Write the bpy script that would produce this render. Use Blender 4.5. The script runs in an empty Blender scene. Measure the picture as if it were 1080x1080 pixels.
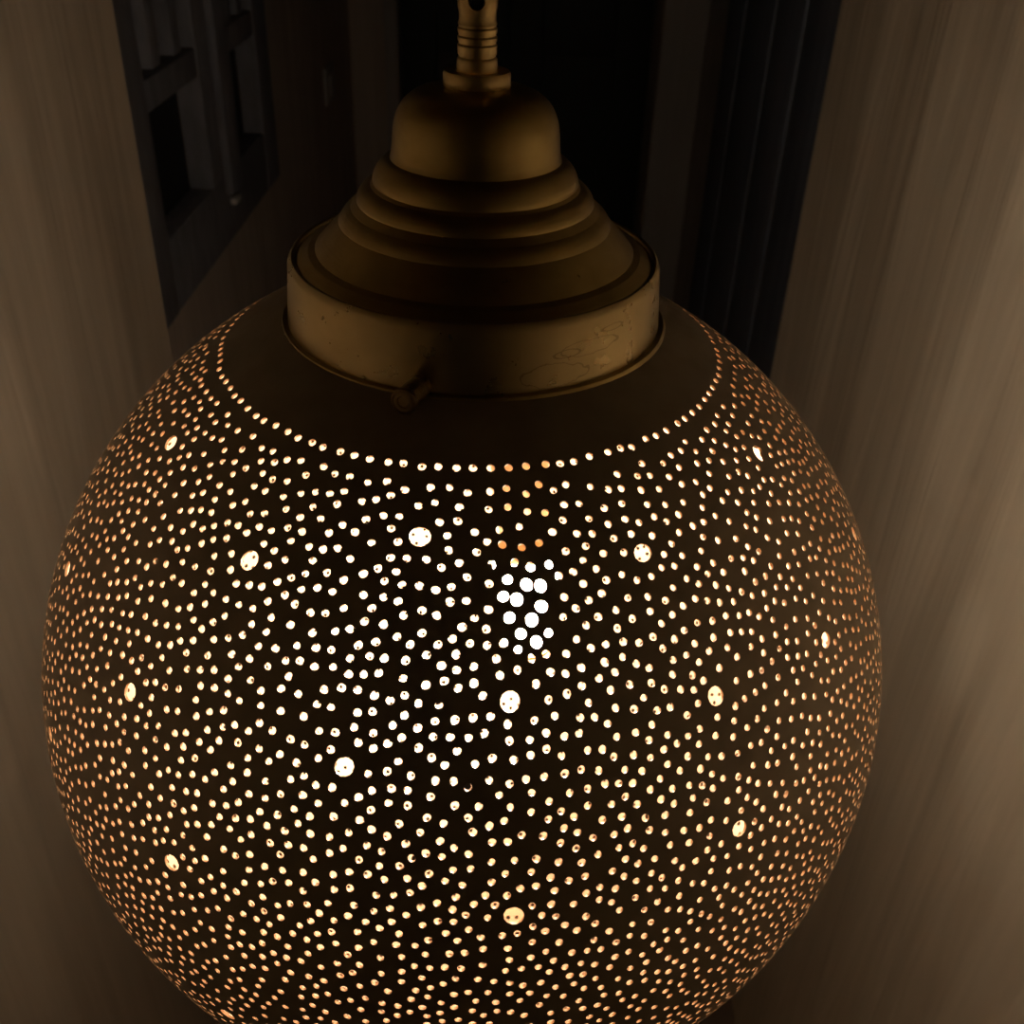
import bpy, bmesh, math, random
import numpy as np
from mathutils import Vector, Matrix

random.seed(7)
rng = np.random.default_rng(11)
C = bpy.context.scene.collection
SC = bpy.context.scene

# ------------------------------------------------------------------ camera, world, exposure
LZ = 0.90                       # height of the lamp globe's centre above the floor
CAMPOS = Vector((0.0146, -0.2979, 0.2663 + LZ))
PITCH, ROLL, F = 0.5938, 0.0375, 1081.0
fw = Vector((0, math.cos(PITCH), -math.sin(PITCH)))
rt0 = Vector((1, 0, 0)); up0 = rt0.cross(fw)
rt = rt0 * math.cos(ROLL) + up0 * math.sin(ROLL)
up = up0 * math.cos(ROLL) - rt0 * math.sin(ROLL)
cd = bpy.data.cameras.new('camera'); cam = bpy.data.objects.new('camera', cd); C.objects.link(cam)
cam.matrix_world = Matrix.Translation(CAMPOS) @ Matrix((rt, up, -fw)).transposed().to_4x4()
cd.sensor_width = 36.0; cd.lens = 36.0 * F / 1080.0
cd.clip_start = 0.01; cd.clip_end = 50
cd.dof.use_dof = True; cd.dof.focus_distance = 0.30; cd.dof.aperture_fstop = 24.0
SC.camera = cam

w = bpy.data.worlds.new('world'); SC.world = w; w.use_nodes = True
w.node_tree.nodes['Background'].inputs[0].default_value = (1.0, 0.86, 0.70, 1)
w.node_tree.nodes['Background'].inputs[1].default_value = 0.004
SC.view_settings.view_transform = 'Standard'
SC.view_settings.look = 'None'
SC.view_settings.gamma = 1.0
SC.view_settings.exposure = 0.0
SC.view_settings.use_curve_mapping = False
BULB_STRENGTH = 810.0
SC.cycles.adaptive_threshold = 0.004


def ray(px, py):
    return fw + rt * ((px - 540) / F) - up * ((py - 540) / F)


def hit(px, py, axis, val):
    d = ray(px, py); t = (val - CAMPOS[axis]) / d[axis]
    return CAMPOS + d * t

# ------------------------------------------------------------------ materials


def mat(name, color, rough=0.6, metal=0.0, spec=0.5):
    m = bpy.data.materials.new(name); m.use_nodes = True
    b = m.node_tree.nodes['Principled BSDF']
    b.inputs['Base Color'].default_value = (*color, 1)
    b.inputs['Roughness'].default_value = rough
    b.inputs['Metallic'].default_value = metal
    b.inputs['Specular IOR Level'].default_value = spec
    return m


def nodes(m):
    t = m.node_tree
    return t, t.nodes['Principled BSDF']


def noise_chain(t, scale_vec, scale, detail=4, rough=0.6, distortion=0.0):
    tc = t.nodes.new('ShaderNodeTexCoord'); mp = t.nodes.new('ShaderNodeMapping')
    mp.inputs['Scale'].default_value = scale_vec
    t.links.new(tc.outputs['Object'], mp.inputs['Vector'])
    n = t.nodes.new('ShaderNodeTexNoise'); n.inputs['Scale'].default_value = scale
    n.inputs['Detail'].default_value = detail; n.inputs['Roughness'].default_value = rough
    n.inputs['Distortion'].default_value = distortion
    t.links.new(mp.outputs[0], n.inputs['Vector'])
    return n


def ramp(t, src, stops):
    r = t.nodes.new('ShaderNodeValToRGB')
    while len(r.color_ramp.elements) > len(stops): r.color_ramp.elements.remove(r.color_ramp.elements[-1])
    while len(r.color_ramp.elements) < len(stops): r.color_ramp.elements.new(0.5)
    for e, (p, c) in zip(r.color_ramp.elements, stops):
        e.position = p; e.color = (*c, 1) if len(c) == 3 else c
    t.links.new(src, r.inputs['Fac'])
    return r


def bump(t, b, src, strength, dist):
    n = t.nodes.new('ShaderNodeBump'); n.inputs['Strength'].default_value = strength
    n.inputs['Distance'].default_value = dist
    t.links.new(src, n.inputs['Height']); t.links.new(n.outputs[0], b.inputs['Normal'])
    return n


def streaked(name, c0, c1, bstr):
    m = mat(name, c0, 0.85, 0, 0.2); t, b = nodes(m)
    n = noise_chain(t, (1, 1, 0.07), 38, 5, 0.6, 0.3)
    r = ramp(t, n.outputs['Fac'], [(0.3, c0), (0.7, c1)])
    t.links.new(r.outputs[0], b.inputs['Base Color'])
    n2 = noise_chain(t, (1, 1, 0.10), 20, 3, 0.5, 0.5)
    bump(t, b, n2.outputs['Fac'], bstr, 0.02)
    return m


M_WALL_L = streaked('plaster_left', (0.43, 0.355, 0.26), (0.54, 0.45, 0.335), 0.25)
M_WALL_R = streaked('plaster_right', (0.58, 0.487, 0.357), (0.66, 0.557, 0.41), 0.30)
M_FAR = streaked('far_plaster', (0.52, 0.43, 0.36), (0.66, 0.56, 0.47), 0.3)
M_JAMB = streaked('jamb_paint', (0.42, 0.39, 0.36), (0.50, 0.465, 0.43), 0.1)
M_FLOOR = mat('floor_tile', (0.10, 0.065, 0.045), 0.6)
t, b = nodes(M_FLOOR); n = noise_chain(t, (1, 1, 1), 9, 5)
r = ramp(t, n.outputs['Fac'], [(0.3, (0.24, 0.16, 0.11)), (0.7, (0.36, 0.25, 0.18))]); t.links.new(r.outputs[0], b.inputs['Base Color'])
M_CEIL = mat('ceiling_paint', (0.4, 0.36, 0.32), 0.9)
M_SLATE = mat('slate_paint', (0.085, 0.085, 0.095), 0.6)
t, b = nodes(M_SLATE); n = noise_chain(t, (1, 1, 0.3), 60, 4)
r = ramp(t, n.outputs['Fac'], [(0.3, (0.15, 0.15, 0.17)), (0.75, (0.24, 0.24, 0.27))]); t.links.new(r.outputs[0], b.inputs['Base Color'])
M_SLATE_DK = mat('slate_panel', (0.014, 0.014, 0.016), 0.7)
M_NAVY = mat('navy_paint', (0.045, 0.050, 0.065), 0.5)
t, b = nodes(M_NAVY); n = noise_chain(t, (1, 1, 0.05), 70, 4)
r = ramp(t, n.outputs['Fac'], [(0.3, (0.11, 0.13, 0.175)), (0.75, (0.18, 0.205, 0.265))]); t.links.new(r.outputs[0], b.inputs['Base Color'])
M_BLACK = mat('black_door_paint', (0.03, 0.032, 0.024), 0.6)
M_PLATE = mat('pale_plate', (0.55, 0.52, 0.48), 0.5)
M_IRON = mat('dark_iron', (0.02, 0.018, 0.016), 0.6, 0.6)


def brass(name, dark, mid, light, rough, metal=1.0, brushed=True):
    m = mat(name, mid, rough, metal); t, b = nodes(m)
    n = noise_chain(t, (1, 1, 1.6), 70, 3, 0.55, 0.0)
    r = ramp(t, n.outputs['Fac'], [(0.15, dark), (0.5, mid), (0.9, light)])
    t.links.new(r.outputs[0], b.inputs['Base Color'])
    n3 = noise_chain(t, (1, 1, 1), 130, 4, 0.6)
    rr = ramp(t, n3.outputs['Fac'], [(0.2, (rough - .04,) * 3), (0.8, (rough + .07,) * 3)])
    t.links.new(rr.outputs[0], b.inputs['Roughness'])
    if brushed:
        n2 = noise_chain(t, (1, 1, 30), 60, 3, 0.5)
        bump(t, b, n2.outputs['Fac'], 0.05, 0.001)
    return m


M_CAP = brass('aged_brass', (0.30, 0.215, 0.075), (0.41, 0.30, 0.11), (0.49, 0.365, 0.145), 0.30)
M_BAND = brass('brushed_brass', (0.44, 0.335, 0.155), (0.49, 0.375, 0.175), (0.54, 0.415, 0.20), 0.28, 1.0, False)


def marks(m, spots, lighter=None):
    """wear on a brass part: ring-shaped scratches (x, z, a, b, width) in the thing's own coordinates, front side only"""
    t, b = nodes(m)
    tc = t.nodes.new('ShaderNodeTexCoord')
    nz = t.nodes.new('ShaderNodeTexNoise'); nz.inputs['Scale'].default_value = 140; nz.inputs['Detail'].default_value = 3
    t.links.new(tc.outputs['Object'], nz.inputs['Vector'])

    def M(op, a, c=None):
        n = t.nodes.new('ShaderNodeMath'); n.operation = op
        for k, v in enumerate((a, c)):
            if v is None: continue
            if isinstance(v, (int, float)): n.inputs[k].default_value = v
            else: t.links.new(v, n.inputs[k])
        return n.outputs[0]
    sep = t.nodes.new('ShaderNodeSeparateXYZ'); t.links.new(tc.outputs['Object'], sep.inputs[0])
    front = M('LESS_THAN', sep.outputs[1], 0.0)
    wob = M('MULTIPLY', M('SUBTRACT', nz.outputs['Fac'], 0.5), 1.3)
    tot = None
    for (x, z, a, c, w) in spots:
        ex = M('DIVIDE', M('SUBTRACT', sep.outputs[0], x), a); ez_ = M('DIVIDE', M('SUBTRACT', sep.outputs[2], z), c)
        e = M('SQRT', M('ADD', M('MULTIPLY', ex, ex), M('MULTIPLY', ez_, ez_)))
        k = M('LESS_THAN', M('ABSOLUTE', M('SUBTRACT', M('ADD', e, wob), 1.0)), w)
        tot = k if tot is None else M('MAXIMUM', tot, k)
    fac = M('MULTIPLY', M('MULTIPLY', tot, front), 0.4)
    mx = t.nodes.new('ShaderNodeMix'); mx.data_type = 'RGBA'
    src = b.inputs['Base Color'].links[0].from_socket
    t.links.new(fac, mx.inputs['Factor']); t.links.new(src, mx.inputs[6]); mx.inputs[7].default_value = (0.08, 0.05, 0.02, 1)
    t.links.new(mx.outputs[2], b.inputs['Base Color'])


marks(M_BAND, [(0.0245, 0.1440, 0.0085, 0.0034, 0.03), (0.033, 0.1500, 0.0075, 0.0020, 0.05), (0.0275, 0.1495, 0.0035, 0.0011, 0.12), (0.0400, 0.1535, 0.0030, 0.0008, 0.14)])
M_SCREW = brass('tarnished_brass', (0.13, 0.09, 0.045), (0.24, 0.17, 0.08), (0.36, 0.26, 0.13), 0.42)
M_STEM = brass('stem_brass', (0.45, 0.33, 0.14), (0.58, 0.43, 0.19), (0.68, 0.52, 0.25), 0.35)
M_OUT = brass('bronzed_shell', (0.22, 0.168, 0.105), (0.29, 0.225, 0.145), (0.36, 0.285, 0.185), 0.46, 0.40, False)
M_IN = mat('shell_inside', (0.42, 0.28, 0.15), 0.45, 0.5)
t, b = nodes(M_IN); n = noise_chain(t, (1, 1, 1), 30, 4)
r = ramp(t, n.outputs['Fac'], [(0.3, (0.28, 0.195, 0.13)), (0.7, (0.42, 0.295, 0.20))]); t.links.new(r.outputs[0], b.inputs['Base Color'])
M_EDGE = mat('hole_edge', (0.30, 0.17, 0.08), 0.5, 0.5)
M_SOCKET = mat('socket_brass', (0.30, 0.17, 0.06), 0.5, 0.5)
M_BULB = bpy.data.materials.new('bulb_glow'); M_BULB.use_nodes = True
t = M_BULB.node_tree; t.nodes.clear()
e = t.nodes.new('ShaderNodeEmission'); o = t.nodes.new('ShaderNodeOutputMaterial')
e.inputs[0].default_value = (1.0, 0.85, 0.68, 1); e.inputs[1].default_value = BULB_STRENGTH
t.links.new(e.outputs[0], o.inputs[0])

# ------------------------------------------------------------------ helpers


def link_mesh(name, me, mats, parent=None, smooth_angle=None):
    for m in (mats if isinstance(mats, (list, tuple)) else [mats]): me.materials.append(m)
    ob = bpy.data.objects.new(name, me); C.objects.link(ob)
    if parent: ob.parent = parent
    if smooth_angle is not None:
        me.polygons.foreach_set('use_smooth', [True] * len(me.polygons))
        me.set_sharp_from_angle(angle=math.radians(smooth_angle))
    return ob


def obj(name, bm, m, parent=None, smooth=None):
    me = bpy.data.meshes.new(name)
    bmesh.ops.recalc_face_normals(bm, faces=bm.faces[:])
    bm.to_mesh(me); bm.free()
    return link_mesh(name, me, m, parent, smooth)


def add_box(bm, x0, x1, y0, y1, z0, z1, bevel=0.0):
    r = bmesh.ops.create_cube(bm, size=1.0)
    vs = r['verts']
    for v in vs:
        v.co = Vector(((x0 + x1) / 2 + v.co.x * (x1 - x0), (y0 + y1) / 2 + v.co.y * (y1 - y0), (z0 + z1) / 2 + v.co.z * (z1 - z0)))
    if bevel:
        es = list({e for v in vs for e in v.link_edges})
        bmesh.ops.bevel(bm, geom=es, offset=bevel, segments=2, affect='EDGES', profile=0.6)


def box(name, m, dims, parent=None, bevel=0.0):
    bm = bmesh.new(); add_box(bm, *dims, bevel=bevel)
    return obj(name, bm, m, parent, 40)


def lathe(bm, prof, seg=128, axis=Matrix.Identity(4), closed=False):
    rings = []
    for (r, z) in prof:
        if r < 1e-7:
            rings.append([bm.verts.new(axis @ Vector((0, 0, z)))]); continue
        rings.append([bm.verts.new(axis @ Vector((r * math.cos(2 * math.pi * k / seg), r * math.sin(2 * math.pi * k / seg), z))) for k in range(seg)])
    pairs = list(zip(rings, rings[1:])) + ([(rings[-1], rings[0])] if closed else [])
    for a, c in pairs:
        for k in range(seg):
            k2 = (k + 1) % seg
            if len(a) == 1 and len(c) == 1: continue
            if len(a) == 1: bm.faces.new((a[0], c[k], c[k2]))
            elif len(c) == 1: bm.faces.new((a[k], a[k2], c[0]))
            else: bm.faces.new((a[k], a[k2], c[k2], c[k]))


def spline(pts, n=6):
    """Catmull-Rom through the profile points"""
    out = []
    P = [pts[0]] + list(pts) + [pts[-1]]
    for i in range(1, len(P) - 2):
        p0, p1, p2, p3 = map(np.array, P[i - 1:i + 3])
        for k in range(n):
            s = k / n
            out.append(tuple(0.5 * ((2 * p1) + (-p0 + p2) * s + (2 * p0 - 5 * p1 + 4 * p2 - p3) * s * s + (-p0 + 3 * p1 - 3 * p2 + p3) * s ** 3)))
    out.append(tuple(pts[-1]))
    return out


def struct(o):
    o['kind'] = 'structure'; return o


def thing(name, label, cat, loc, group=None):
    o = bpy.data.objects.new(name, None); C.objects.link(o); o.location = loc
    o.empty_display_size = 0.05
    o['label'] = label; o['category'] = cat
    if group: o['group'] = group
    return o


# ------------------------------------------------------------------ the passage
WL, WR = -0.31, 0.30            # inner faces of the two near plaster walls
SL, SR = -0.39, 0.36            # side walls further in
YB = 2.20                       # back wall
HC = 2.3
yl = hit(118, 0, 0, WL).y
yr = hit(888, 0, 0, WR).y


def plaster_panel(name, m, xface, xback, y0, y1, side):
    """thick wall whose room face undulates a little, as hand-floated plaster does"""
    bm = bmesh.new(); ny, nz = 90, 24
    g = []
    for i in range(ny + 1):
        y = y0 + (y1 - y0) * i / ny; row = []
        for k in range(nz + 1):
            z = HC * k / nz
            wv = (0.6 if side > 0 else 1.0) * 0.0016 * math.sin(y * 41 + 1.3 * math.sin(z * 2.3)) + (0.4 if side > 0 else 0.8) * 0.0011 * math.sin(y * 83 + 2.0 + 0.8 * math.sin(z * 3.1 + 1)) + 0.002 * math.sin(y * 17 + z * 1.1)
            if i == ny: wv = 0
            row.append(bm.verts.new((xface + side * wv, y, z)))
        g.append(row)
    for i in range(ny):
        for k in range(nz):
            bm.faces.new((g[i][k], g[i + 1][k], g[i + 1][k + 1], g[i][k + 1]))
    add_box(bm, min(xface + 0.004 * -side, xback), max(xface + 0.004 * -side, xback), y0, y1 - 0.0005, 0, HC)
    # end face from the front skin to the box
    a = [g[ny][k] for k in range(nz + 1)]
    c = [bm.verts.new((xback, y1, HC * k / nz)) for k in range(nz + 1)]
    for k in range(nz): bm.faces.new((a[k], c[k], c[k + 1], a[k + 1]))
    return struct(obj(name, bm, m, None, 50))


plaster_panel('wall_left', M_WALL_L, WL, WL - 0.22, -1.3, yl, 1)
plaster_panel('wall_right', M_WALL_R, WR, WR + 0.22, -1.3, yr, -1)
struct(box('floor', M_FLOOR, (-0.7, 0.7, -1.3, YB + 0.2, -0.05, 0)))
struct(box('ceiling', M_CEIL, (-0.7, 0.7, -1.3, YB + 0.2, HC, HC + 0.05)))
struct(box('wall_far_left', M_FAR, (SL - 0.15, SL, yl, YB, 0, HC)))
struct(box('wall_far_right', M_JAMB, (SR, SR + 0.15, yr, YB, 0, HC)))
# back wall with the door opening
xa, xb = hit(421, 60, 1, YB).x, hit(688, 60, 1, YB).x
bm = bmesh.new()
add_box(bm, SL - 0.1, xa - 0.03, YB, YB + 0.12, 0, HC); add_box(bm, xb + 0.015, SR + 0.1, YB, YB + 0.12, 0, HC)
add_box(bm, xa - 0.03, xb + 0.015, YB, YB + 0.12, 2.05, HC)
struct(obj('wall_back', bm, M_FAR))
struct(box('trim_1', M_JAMB, (xa - 0.03, xa, YB - 0.02, YB + 0.1, 0, 2.05), None, 0.004))
struct(box('trim_2', M_JAMB, (xb, xb + 0.015, YB - 0.02, YB + 0.1, 0, 2.05), None, 0.004))
# black panelled door closing the opening
bm = bmesh.new()
y0, y1 = YB + 0.05, YB + 0.09
add_box(bm, xa, xb, y0 + 0.012, y1, 0.005, 2.045)
wd = xb - xa
for (u0, u1) in ((0, .14), (.43, .57), (.86, 1)):
    add_box(bm, xa + wd * u0, xa + wd * u1, y0, y0 + 0.012, 0.005, 2.045, 0.003)
for (u0, u1) in ((.14, .43), (.57, .86)):
    for (z0, z1) in ((0.005, .2), (.72, .86), (1.22, 1.32), (1.9, 2.045)):
        add_box(bm, xa + wd * u0, xa + wd * u1, y0, y0 + 0.012, z0, z1, 0.003)
struct(obj('door_1', bm, M_BLACK, None, 40))

# navy grooved door leaf standing open along the right-hand side wall
ye = hit(765, 60, 0, SR - 0.03).y
d2 = bpy.data.objects.new('door_2', None); C.objects.link(d2); d2['kind'] = 'structure'
d2.location = (SR - 0.015, (yr + ye) / 2, 0.01)


def loc_of(parent, dims):
    l = parent.location
    return (dims[0] - l.x, dims[1] - l.x, dims[2] - l.y, dims[3] - l.y, dims[4] - l.z, dims[5] - l.z)


box('leaf', M_NAVY, loc_of(d2, (SR - 0.024, SR - 0.001, yr + 0.01, ye, 0.01, 2.1)), d2)
bm = bmesh.new()
cuts = [0.0, 0.30, 0.52, 0.80, 1.0]
for u0, u1 in zip(cuts, cuts[1:]):
    a = yr + 0.01 + (ye - yr - 0.01) * u0; c = yr + 0.01 + (ye - yr - 0.01) * u1
    add_box(bm, *loc_of(d2, (SR - 0.036, SR - 0.0245, a + 0.006, c - 0.006, 0.015, 2.09)), bevel=0.0018)
obj('boards', bm, M_NAVY, d2, 40)
yj = hit(744, 50, 0, SR).y
struct(box('trim_3', M_JAMB, (hit(697, 50, 1, yj).x, SR, yj, yj + 0.12, 0, HC), None, 0.004))

# ------------------------------------------------------------------ dark slatted shutter on the left side wall
zb, ztop, y0s, y1s = 0.709, 1.62, yl - 0.02, 1.268
xs0, xs1 = SL + 0.001, SL + 0.035
sh = thing('slatted_shutter', 'dark slate panelled shutter on the wall at left behind the lamp', 'shutter', (SL + 0.018, (y0s + y1s) / 2, zb))


def sbox(name, m, dims, bevel=0.003, parent=None):
    return box(name, m, loc_of(sh, dims), parent or sh, bevel)


ra0, ra1, rb0, rb1 = 0.745, 0.925, 1.045, 1.195    # the two openings, along the wall
z0r, z1r, z2r = 0.789, 0.916, 0.946
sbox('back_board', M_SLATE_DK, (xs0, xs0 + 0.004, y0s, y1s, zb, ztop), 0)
sbox('stile', M_SLATE, (xs0 + 0.004, xs1, y0s, ra0, zb, ztop))
sbox('stile', M_SLATE, (xs0 + 0.004, xs1, rb1, y1s, zb, ztop))
sbox('stile', M_SLATE, (xs0 + 0.004, xs1, ra1, rb0, z0r, ztop - 0.09))
sbox('bead', M_SLATE, (xs1, xs1 + 0.010, ra1 + 0.045, rb0 - 0.02, zb + 0.06, ztop - 0.09))
sbox('rail', M_SLATE, (xs0 + 0.004, xs1 - 0.001, ra0, rb1, zb, z0r))
sbox('rail', M_SLATE, (xs0 + 0.004, xs1 - 0.001, ra0, rb1, ztop - 0.09, ztop))
for (a, c) in ((ra0, ra1), (rb0, rb1)):
    sbox('rail', M_SLATE, (xs0 + 0.004, xs1 - 0.001, a, c, z1r, z2r))
    for k in range(2):
        yy = a + (c - a) * (0.38 + 0.40 * k)
        sbox('slat', M_SLATE, (xs0 + 0.004, xs1 - 0.008, yy - 0.014, yy + 0.014, z2r, ztop - 0.09))
lt = sbox('latch', M_PLATE, (xs1, xs1 + 0.008, 0.985, 1.01, 0.752, 0.760), 0.002)
lt['label'] = 'pale metal latch'

# pale wall plate further along
pc = hit(345, 88, 0, SL)
pl = thing('wall_plate', 'small pale plate on the dim brown wall left of the dark doorway', 'wall plate', (SL, pc.y, pc.z))
box('plate', M_PLATE, (0.0005, 0.008, -0.045, 0.045, -0.035, 0.035), pl, 0.003)
box('rocker', M_PLATE, (0.008, 0.012, -0.02, 0.02, -0.02, 0.02), pl, 0.002)

# ------------------------------------------------------------------ the pendant lamp
lamp = thing('pendant_lamp', 'round pierced brass pendant lamp, lit, hanging between two pale walls', 'lamp', (0, 0, LZ))
R, SZ, TH = 0.150, 1.010, 0.0007
HN = 0.1301                      # height of the first ring of holes
HTOP = 0.1400                    # rim hidden under the brass gallery


def to_local(px, py):
    """first hit of the sight line through a photo pixel on the globe, as a unit-sphere direction"""
    s = np.array([1, 1, SZ]); o = np.array(CAMPOS - Vector((0, 0, LZ))) / s; d = np.array(ray(px, py)) / s
    a = d @ d; bq = o @ d; c = o @ o - R * R
    disc = bq * bq - a * c
    if disc < 0: return None
    q = o + d * ((-bq - math.sqrt(disc)) / a)
    return q / np.linalg.norm(q)


BIG = [(180, 467), (263, 591), (443, 566), (678, 583), (801, 478), (871, 675), (755, 734), (538, 740), (363, 809), (137, 730),
       (181, 910), (542, 966), (780, 874), (138, 429), (71, 600), (53, 774), (240, 1070), (901, 563), (827, 412)]
pts = []; rad = []
for p in BIG:
    q = to_local(*p)
    if q is not None: pts.append(q); rad.append(0.0029)
# large holes on the side turned away
nbig = 0
while nbig < 22:
    q = rng.normal(size=3); q /= np.linalg.norm(q)
    if q[1] < 0.1 or q[2] > 0.7: continue
    if min(np.linalg.norm(np.array(pts) - q, axis=1)) * R < 0.045: continue
    pts.append(q); rad.append(0.0029); nbig += 1
nb_ = len(pts)
# holes in front of the bulb, many made wider than the rest to imitate its glare
for (cx_, cy_, r_) in [(480, 650, 1.5), (541, 655, 1.55), (378, 702, 1.3), (437, 715, 1.6), (545, 745, 1.5), (405, 795, 1.35), (503, 805, 1.6),
                       (455, 866, 1.3), (523, 902, 1.45), (576, 862, 1.0), (397, 628, 1.2), (497, 572, 1.15), (427, 552, 1.0), (578, 562, 1.0),
                       (622, 612, 1.0), (645, 705, 1.0), (640, 792, 0.9), (326, 563, 1.0), (316, 646, 1.0), (313, 760, 1.05), (303, 845, 1.0), (378, 907, 1.05)]:
    pts.append(to_local(440 + cx_ / 4.154, 460 + cy_ / 4.154)); rad.append(r_ * 0.001)
# first ring round the neck, evenly stepped
n0 = 108
zu = HN / (R * SZ)
for k in range(n0):
    a = 2 * math.pi * (k + 0.07 * rng.normal()) / n0
    zz = zu - abs(rng.normal()) * 0.0012
    rr = math.sqrt(1 - zz * zz)
    pts.append(np.array([rr * math.cos(a), rr * math.sin(a), zz])); rad.append(0.00104)
# the rest: close random spacing, like holes punched by hand
RMIN = 0.0036 / R
cell = RMIN * 1.0
grid = {}


def gk(q): return tuple(np.floor(q / cell).astype(int))


for i, q in enumerate(pts): grid.setdefault(gk(q), []).append(i)
cand = rng.normal(size=(330000, 3)); cand /= np.linalg.norm(cand, axis=1)[:, None]
bigp = np.array(pts[:nb_])
okc = cand[:, 2] < zu - 0.8 * RMIN
cand = cand[okc]
near = np.zeros(len(cand), bool)
for q in bigp: near |= ((cand - q) ** 2).sum(1) < (0.0051 / R) ** 2
cand = cand[~near]
keys = np.floor(cand / cell).astype(int)
P3 = [tuple(q) for q in pts]
r2 = RMIN * RMIN
offs = [(i, j, k) for i in (-1, 0, 1) for j in (-1, 0, 1) for k in (-1, 0, 1)]
TARGET = 13600
for (x, y, z), (kx, ky, kz) in zip(cand.tolist(), keys.tolist()):
    good = True
    for (i, j, k) in offs:
        for n_ in grid.get((kx + i, ky + j, kz + k), ()):
            p = P3[n_]
            if (p[0] - x) ** 2 + (p[1] - y) ** 2 + (p[2] - z) ** 2 < r2: good = False; break
        if not good: break
    if good:
        grid.setdefault((kx, ky, kz), []).append(len(P3)); P3.append((x, y, z)); rad.append(0.00098 * (0.92 + 0.16 * random.random()))
        if len(P3) >= TARGET: break
print('holes', len(P3))
nh = len(P3)
# plain collar at the top: cells without holes
zt = HTOP / (R * SZ)
for i in range(6):
    zz = zu + 0.03 + (0.999 - zu - 0.03) * (i / 5.5) ** 0.9 if i < 5 else 0.99999
    rr = math.sqrt(max(0, 1 - zz * zz)); kn = max(1, int(2 * math.pi * rr / 0.045))
    if i == 0: kn = 108
    for k in range(kn):
        a = 2 * math.pi * (k + 0.5 * (i % 2)) / kn
        P3.append((rr * math.cos(a), rr * math.sin(a), zz)); rad.append(0.0)
PN = np.array(P3)
hb = bmesh.new()
hv = [hb.verts.new(tuple(q)) for q in P3]
for i, v in enumerate(hv): v.index = i
bmesh.ops.convex_hull(hb, input=hb.verts[:], use_existing_faces=False)
hb.faces.ensure_lookup_table()
bmesh.ops.triangulate(hb, faces=hb.faces[:])
hb.verts.ensure_lookup_table(); hb.verts.index_update(); hb.faces.ensure_lookup_table(); hb.faces.index_update()
idx_co = np.array([v.co[:] for v in hb.verts])
assert len(idx_co) == len(PN)
tri = np.array([[v.index for v in f_.verts] for f_ in hb.faces])
a_, b_, c_ = idx_co[tri[:, 0]], idx_co[tri[:, 1]], idx_co[tri[:, 2]]
cc = np.cross(b_ - a_, c_ - a_); cc /= np.linalg.norm(cc, axis=1)[:, None]
cc *= np.sign((cc * a_).sum(1))[:, None]
V = [tuple(q) for q in cc]; emid = {}
shell = []; rims = []
NS = 12
hb.edges.ensure_lookup_table()
for vi, v in enumerate(hb.verts):
    if not v.link_faces: continue
    p = np.array(v.co[:]); p /= np.linalg.norm(p)
    u = np.cross(p, (0.0, 0.0, 1.0) if abs(p[2]) < 0.9 else (1.0, 0.0, 0.0)); u /= np.linalg.norm(u); q = np.cross(p, u)
    fs = [f_.index for f_ in v.link_faces]
    rel = cc[fs] - p
    ang = np.arctan2(rel @ q, rel @ u)
    order = np.argsort(ang)
    fs = [fs[i] for i in order]; ang = ang[order]
    rr = rad[vi] / R
    if rr == 0:
        if p[2] < zt: shell.append(fs)
        continue
    # clip radius so that neighbouring holes never touch
    mids = []; outer = []; n_ = len(fs); dmin = 9
    for i in range(n_):
        f0, f1 = fs[i], fs[(i + 1) % n_]
        key = (min(f0, f1), max(f0, f1))
        if key not in emid:
            m_ = cc[f0] + cc[f1]; m_ /= np.linalg.norm(m_); emid[key] = len(V); V.append(tuple(m_))
        mi = emid[key]; mrel = np.array(V[mi]) - p
        outer.append((ang[i], fs[i])); outer.append((math.atan2(mrel @ q, mrel @ u), mi))
        e0, e1 = cc[f0] - p, cc[f1] - p
        s_ = e1 - e0; ls = s_ @ s_
        tt = min(1, max(0, -(e0 @ s_) / ls)) if ls > 1e-18 else 0
        dmin = min(dmin, np.linalg.norm(e0 + s_ * tt))
    outer.sort()
    rr = min(rr, dmin * 0.93)
    base = len(V)
    ph = random.random() * 6.28; el = 1 + 0.10 * (random.random() - .5)
    cin = []
    for k in range(NS):
        t_ = -math.pi + 2 * math.pi * (k + 0.5) / NS
        jit = 1 + 0.05 * math.cos(2 * (t_ - ph)) * 1.0
        w_ = p + (u * math.cos(t_) + q * math.sin(t_)) * rr * jit; w_ /= np.linalg.norm(w_)
        V.append(tuple(w_)); cin.append((t_, base + k))
    rims.append([c[1] for c in cin])
    i = j = 0; no, ni = len(outer), NS
    # walk both loops by angle
    while i < no or j < ni:
        oa = outer[i % no][0] + (2 * math.pi if i >= no else 0)
        ia = cin[j % ni][0] + (2 * math.pi if j >= ni else 0)
        on = outer[(i + 1) % no][0] + (2 * math.pi if i + 1 >= no else 0)
        inn = cin[(j + 1) % ni][0] + (2 * math.pi if j + 1 >= ni else 0)
        if j >= ni or (i < no and on <= inn):
            shell.append((outer[i % no][1], outer[(i + 1) % no][1], cin[j % ni][1])); i += 1
        else:
            shell.append((outer[i % no][1], cin[(j + 1) % ni][1], cin[j % ni][1])); j += 1
hb.free()
V = np.array(V); nv = len(V)
So = np.array([R, R, R * SZ]); Si = So - TH
rim_idx = np.array(rims)                      # (nh, NS)
rim_o = V[rim_idx.ravel()] * So; rim_i = V[rim_idx.ravel()] * Si
ALLV = np.concatenate([V * So, V * Si, rim_o, rim_i])
faces = []; mi = []
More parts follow.
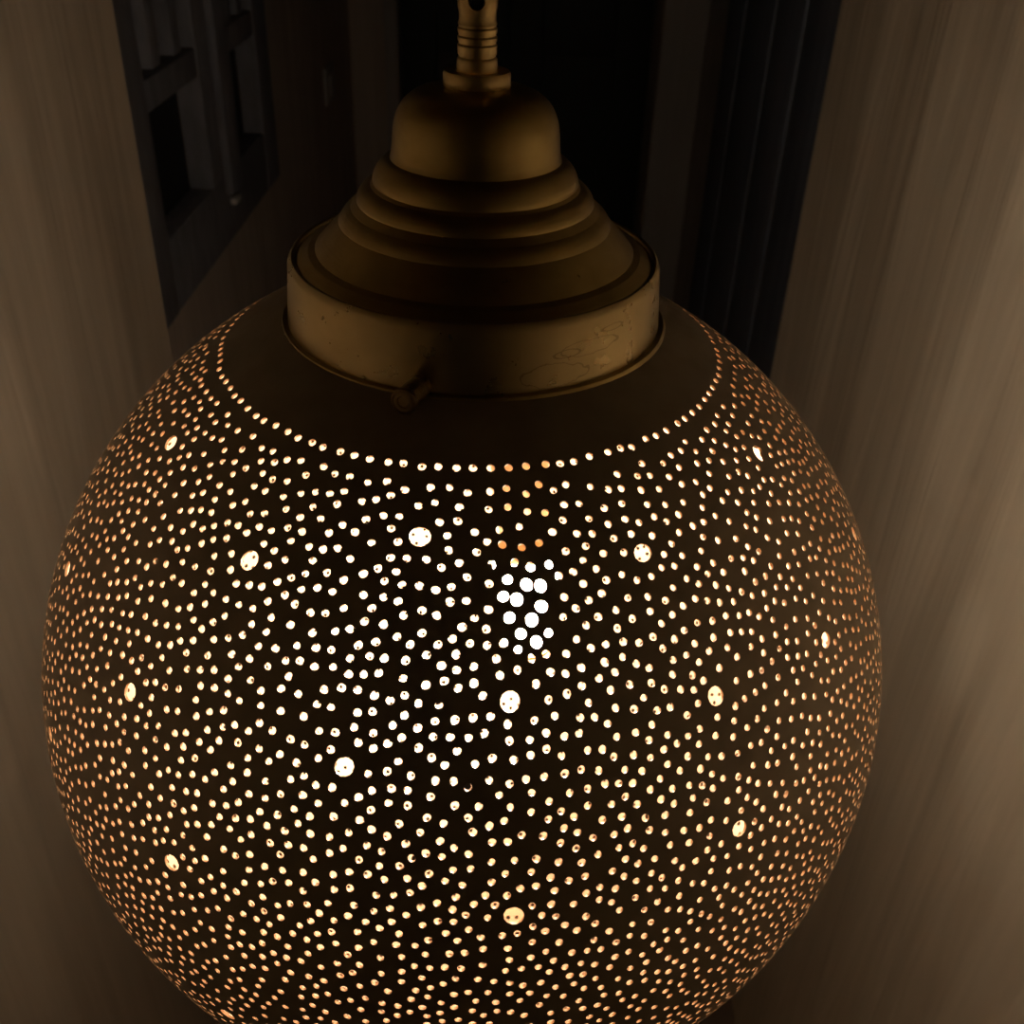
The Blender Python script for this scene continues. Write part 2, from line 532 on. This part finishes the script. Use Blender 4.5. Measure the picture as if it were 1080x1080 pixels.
for f_ in shell:
    pa, pb, pc_ = V[f_[0]], V[f_[1]], V[f_[2]]
    outw = np.dot(np.cross(pb - pa, pc_ - pa), pa) > 0
    g_ = list(f_) if outw else list(f_)[::-1]
    faces.append(g_); mi.append(0)
    faces.append([x + nv for x in g_[::-1]]); mi.append(1)
o0 = 2 * nv; o1 = o0 + len(rim_o)
for h in range(len(rims)):
    for k in range(NS):
        a = h * NS + k; c = h * NS + (k + 1) % NS
        faces.append([o0 + a, o0 + c, o1 + c, o1 + a]); mi.append(2)
me = bpy.data.meshes.new('globe_shade')
me.from_pydata(ALLV.tolist(), [], faces)
me.polygons.foreach_set('material_index', mi)
me.polygons.foreach_set('use_smooth', [True] * len(faces))
me.validate(); me.update()
globe = link_mesh('globe_shade', me, [M_OUT, M_IN, M_EDGE], lamp)
globe['label'] = 'dark bronzed globe pierced all over with small round holes, plain round its neck'

# gallery and stepped cap, turned brass
OX = 0.0006
AX = Matrix.Translation((OX, 0, 0))
bm = bmesh.new()
# rolled lip at the foot of the gallery
lathe(bm, [(0.0560, 0.1375), (0.0578, 0.1368), (0.0588, 0.1378), (0.0590, 0.1390), (0.0583, 0.1400), (0.0570, 0.1402), (0.0558, 0.1398)], 160, AX, True)
obj('lip', bm, M_CAP, lamp, 45)
bm = bmesh.new()
prof = [(0.0545, 0.1392), (0.0568, 0.1392), (0.0566, 0.1420), (0.0560, 0.1500), (0.0554, 0.1570), (0.0549, 0.1584), (0.0541, 0.1591), (0.0532, 0.1589), (0.0520, 0.1575), (0.0520, 0.1400)]
lathe(bm, prof, 160, AX, True)
obj('band', bm, M_BAND, lamp, 35)
bm = bmesh.new()
body = [(0.0528, 0.1580), (0.0515, 0.1591), (0.0500, 0.1596)]
step = spline([(0.0493, 0.1603), (0.0470, 0.1611), (0.0440, 0.1622), (0.0418, 0.1636), (0.0406, 0.1652), (0.0401, 0.1668)], 5)
step += spline([(0.0402, 0.1676), (0.0398, 0.1690), (0.0388, 0.1706), (0.0372, 0.1721), (0.0348, 0.1735)], 4)
step += spline([(0.0344, 0.1741), (0.0344, 0.1752), (0.0338, 0.1766), (0.0324, 0.1781), (0.0299, 0.1792)], 4)
step += spline([(0.0295, 0.1798), (0.0295, 0.1811), (0.0289, 0.1828), (0.0277, 0.1845), (0.0262, 0.1858), (0.0245, 0.1866)], 4)
step += spline([(0.0241, 0.1878), (0.0238, 0.1900), (0.0235, 0.1935), (0.0228, 0.1972), (0.0210, 0.2008), (0.0180, 0.2034), (0.0140, 0.2050), (0.0100, 0.2058), (0.0088, 0.2060)], 5)
lathe(bm, body + step + [(0.0080, 0.2060), (0.0060, 0.1980), (0.0200, 0.1900), (0.0500, 0.1580)], 160, AX, True)
obj('cap', bm, M_CAP, lamp, 28)
bm = bmesh.new()
lathe(bm, [(0.0060, 0.2052), (0.0090, 0.2052), (0.00935, 0.2060), (0.0093, 0.2088), (0.0089, 0.2096), (0.0060, 0.2096)], 64, AX, True)
obj('collar', bm, M_STEM, lamp, 35)
# stem: turned rings, then a flattened eye
bm = bmesh.new()
sp = [(0.0, 0.2090), (0.0055, 0.2090), (0.0056, 0.2110), (0.0055, 0.2125)]
for zc in (0.2132, 0.2165, 0.2185, 0.2206):
    sp += [(0.0054, zc - 0.0005), (0.00500, zc - 0.0001), (0.00500, zc + 0.0001), (0.0053, zc + 0.0006)]
sp = [s for s in sp]
sp += [(0.0052, 0.2214), (0.00500, 0.2222), (0.0050, 0.2240), (0.0053, 0.2250), (0.0054, 0.2275), (0.0052, 0.2310), (0.0044, 0.2328), (0.0025, 0.2336), (0.0, 0.2338)]
lathe(bm, sp, 64, AX)
ez = 0.2270
stem = obj('stem', bm, M_STEM, lamp, 35)
# drill the eye through the stem
bm = bmesh.new()
lathe(bm, [(0.0, -0.01), (0.0021, -0.01), (0.0021, 0.01), (0.0, 0.01)], 32, Matrix.Translation((OX, 0, ez)) @ Matrix.Rotation(math.pi / 2, 4, 'X'))
cut = obj('drill', bm, M_STEM)
md = stem.modifiers.new('eye', 'BOOLEAN'); md.operation = 'DIFFERENCE'; md.solver = 'EXACT'; md.object = cut
cut.location = lamp.location
bpy.context.view_layer.update()
dg = bpy.context.evaluated_depsgraph_get()
nm = bpy.data.meshes.new_from_object(stem.evaluated_get(dg))
stem.modifiers.clear(); stem.data = nm
bpy.data.objects.remove(cut)
nm.set_sharp_from_angle(angle=math.radians(35))
# iron chain from the eye up to the ceiling (one mesh)
bm = bmesh.new()


def link(zc, hh, rw, tr, turn):
    seg, ts = 28, 8; rows = []
    for k in range(seg):
        a = 2 * math.pi * k / seg
        cx, cz = rw * math.cos(a), hh * math.sin(a)
        nx, nz = math.cos(a), math.sin(a); row = []
        for s in range(ts):
            g_ = 2 * math.pi * s / ts
            x = cx + nx * tr * math.cos(g_); y = tr * math.sin(g_); z = cz + nz * tr * math.cos(g_)
            if turn: x, y = y, x
            row.append(bm.verts.new((OX + x, y, zc + z)))
        rows.append(row)
    for k in range(seg):
        for s in range(ts):
            bm.faces.new((rows[k][s], rows[(k + 1) % seg][s], rows[(k + 1) % seg][(s + 1) % ts], rows[k][(s + 1) % ts]))


zc = ez + 0.0094; i = 0
while zc < HC - LZ + 0.004:
    link(zc, 0.011, 0.0072, 0.0014, i % 2 == 0); zc += 0.0186; i += 1
obj('chain', bm, M_IRON, lamp, 60)

# thumbscrew through the band, knurled head, pointing out and a little to the left
base = hit(449, 402, 1, -0.054); base = Vector((base.x, base.y, base.z - LZ))
d = Vector((-0.34, -0.94, 0.02)).normalized()
q = d.to_track_quat('Z', 'Y').to_matrix().to_4x4()
SM = Matrix.Translation(base - d * 0.004) @ q @ Matrix.Diagonal((1.45, 1.45, 1.28, 1))
bm = bmesh.new()
sp = [(0.0, 0.0), (0.0013, 0.0), (0.0013, 0.0052), (0.0021, 0.0056), (0.0021, 0.0068), (0.0017, 0.0071), (0.0017, 0.0077)]
for k in range(5):
    z_ = 0.0078 + k * 0.0009
    sp += [(0.00222, z_), (0.00222, z_ + 0.0005), (0.00200, z_ + 0.0007)]
sp += [(0.0023, 0.0124), (0.00245, 0.0130), (0.0024, 0.0138), (0.0020, 0.0141), (0.00185, 0.0138), (0.0012, 0.0139), (0.0010, 0.0136), (0.0, 0.0136)]
lathe(bm, sp, 40, SM)
o_ = obj('thumbscrew', bm, M_SCREW, lamp, 35); o_['label'] = 'small knurled brass thumbscrew'

# lampholder and bulb inside, leaning a little to the right
bc = hit(556, 640, 1, 0.0) - Vector((0, 0, LZ))
top = Vector((0.012, 0, 0.142))
ad = (bc - top).normalized()
Q = ad.to_track_quat('Z', 'Y').to_matrix().to_4x4()
ln = (bc - top).length
bm = bmesh.new()
lathe(bm, [(0.0, -0.004), (0.005, -0.004), (0.006, 0.002), (0.0095, 0.006), (0.0098, 0.012), (0.0098, ln - 0.040), (0.0085, ln - 0.038), (0.0085, ln - 0.0325), (0, ln - 0.0325)], 48, Matrix.Translation(top) @ Q)
o_ = obj('lampholder', bm, M_SOCKET, lamp, 35)
bm = bmesh.new()
TM = Matrix.Translation(bc) @ Q
lathe(bm, [(0.0, -0.0265), (0.0100, -0.0265), (0.0115, -0.0245), (0.0115, 0.0090), (0.0100, 0.0140), (0.0080, 0.0165), (0.0, 0.0165)], 24, TM)
o_ = obj('bulb', bm, M_BULB, lamp, 40); o_['label'] = 'glowing white bulb inside the globe'
bm = bmesh.new()
lathe(bm, [(0.0, 0.0166), (0.0086, 0.0166), (0.0090, 0.0174), (0.0086, 0.0188), (0.0066, 0.0200), (0.0, 0.0204)], 32, TM)  # added end cap, cuts the light sent down into the globe
obj('added_bulb_cap', bm, M_SOCKET, lamp, 40)
bm = bmesh.new()
lathe(bm, [(0.0, -0.0266), (0.0102, -0.0266), (0.0098, -0.0300), (0.0084, -0.0330), (0.0, -0.0330)], 32, TM)
obj('bulb_base', bm, M_SOCKET, lamp, 40)
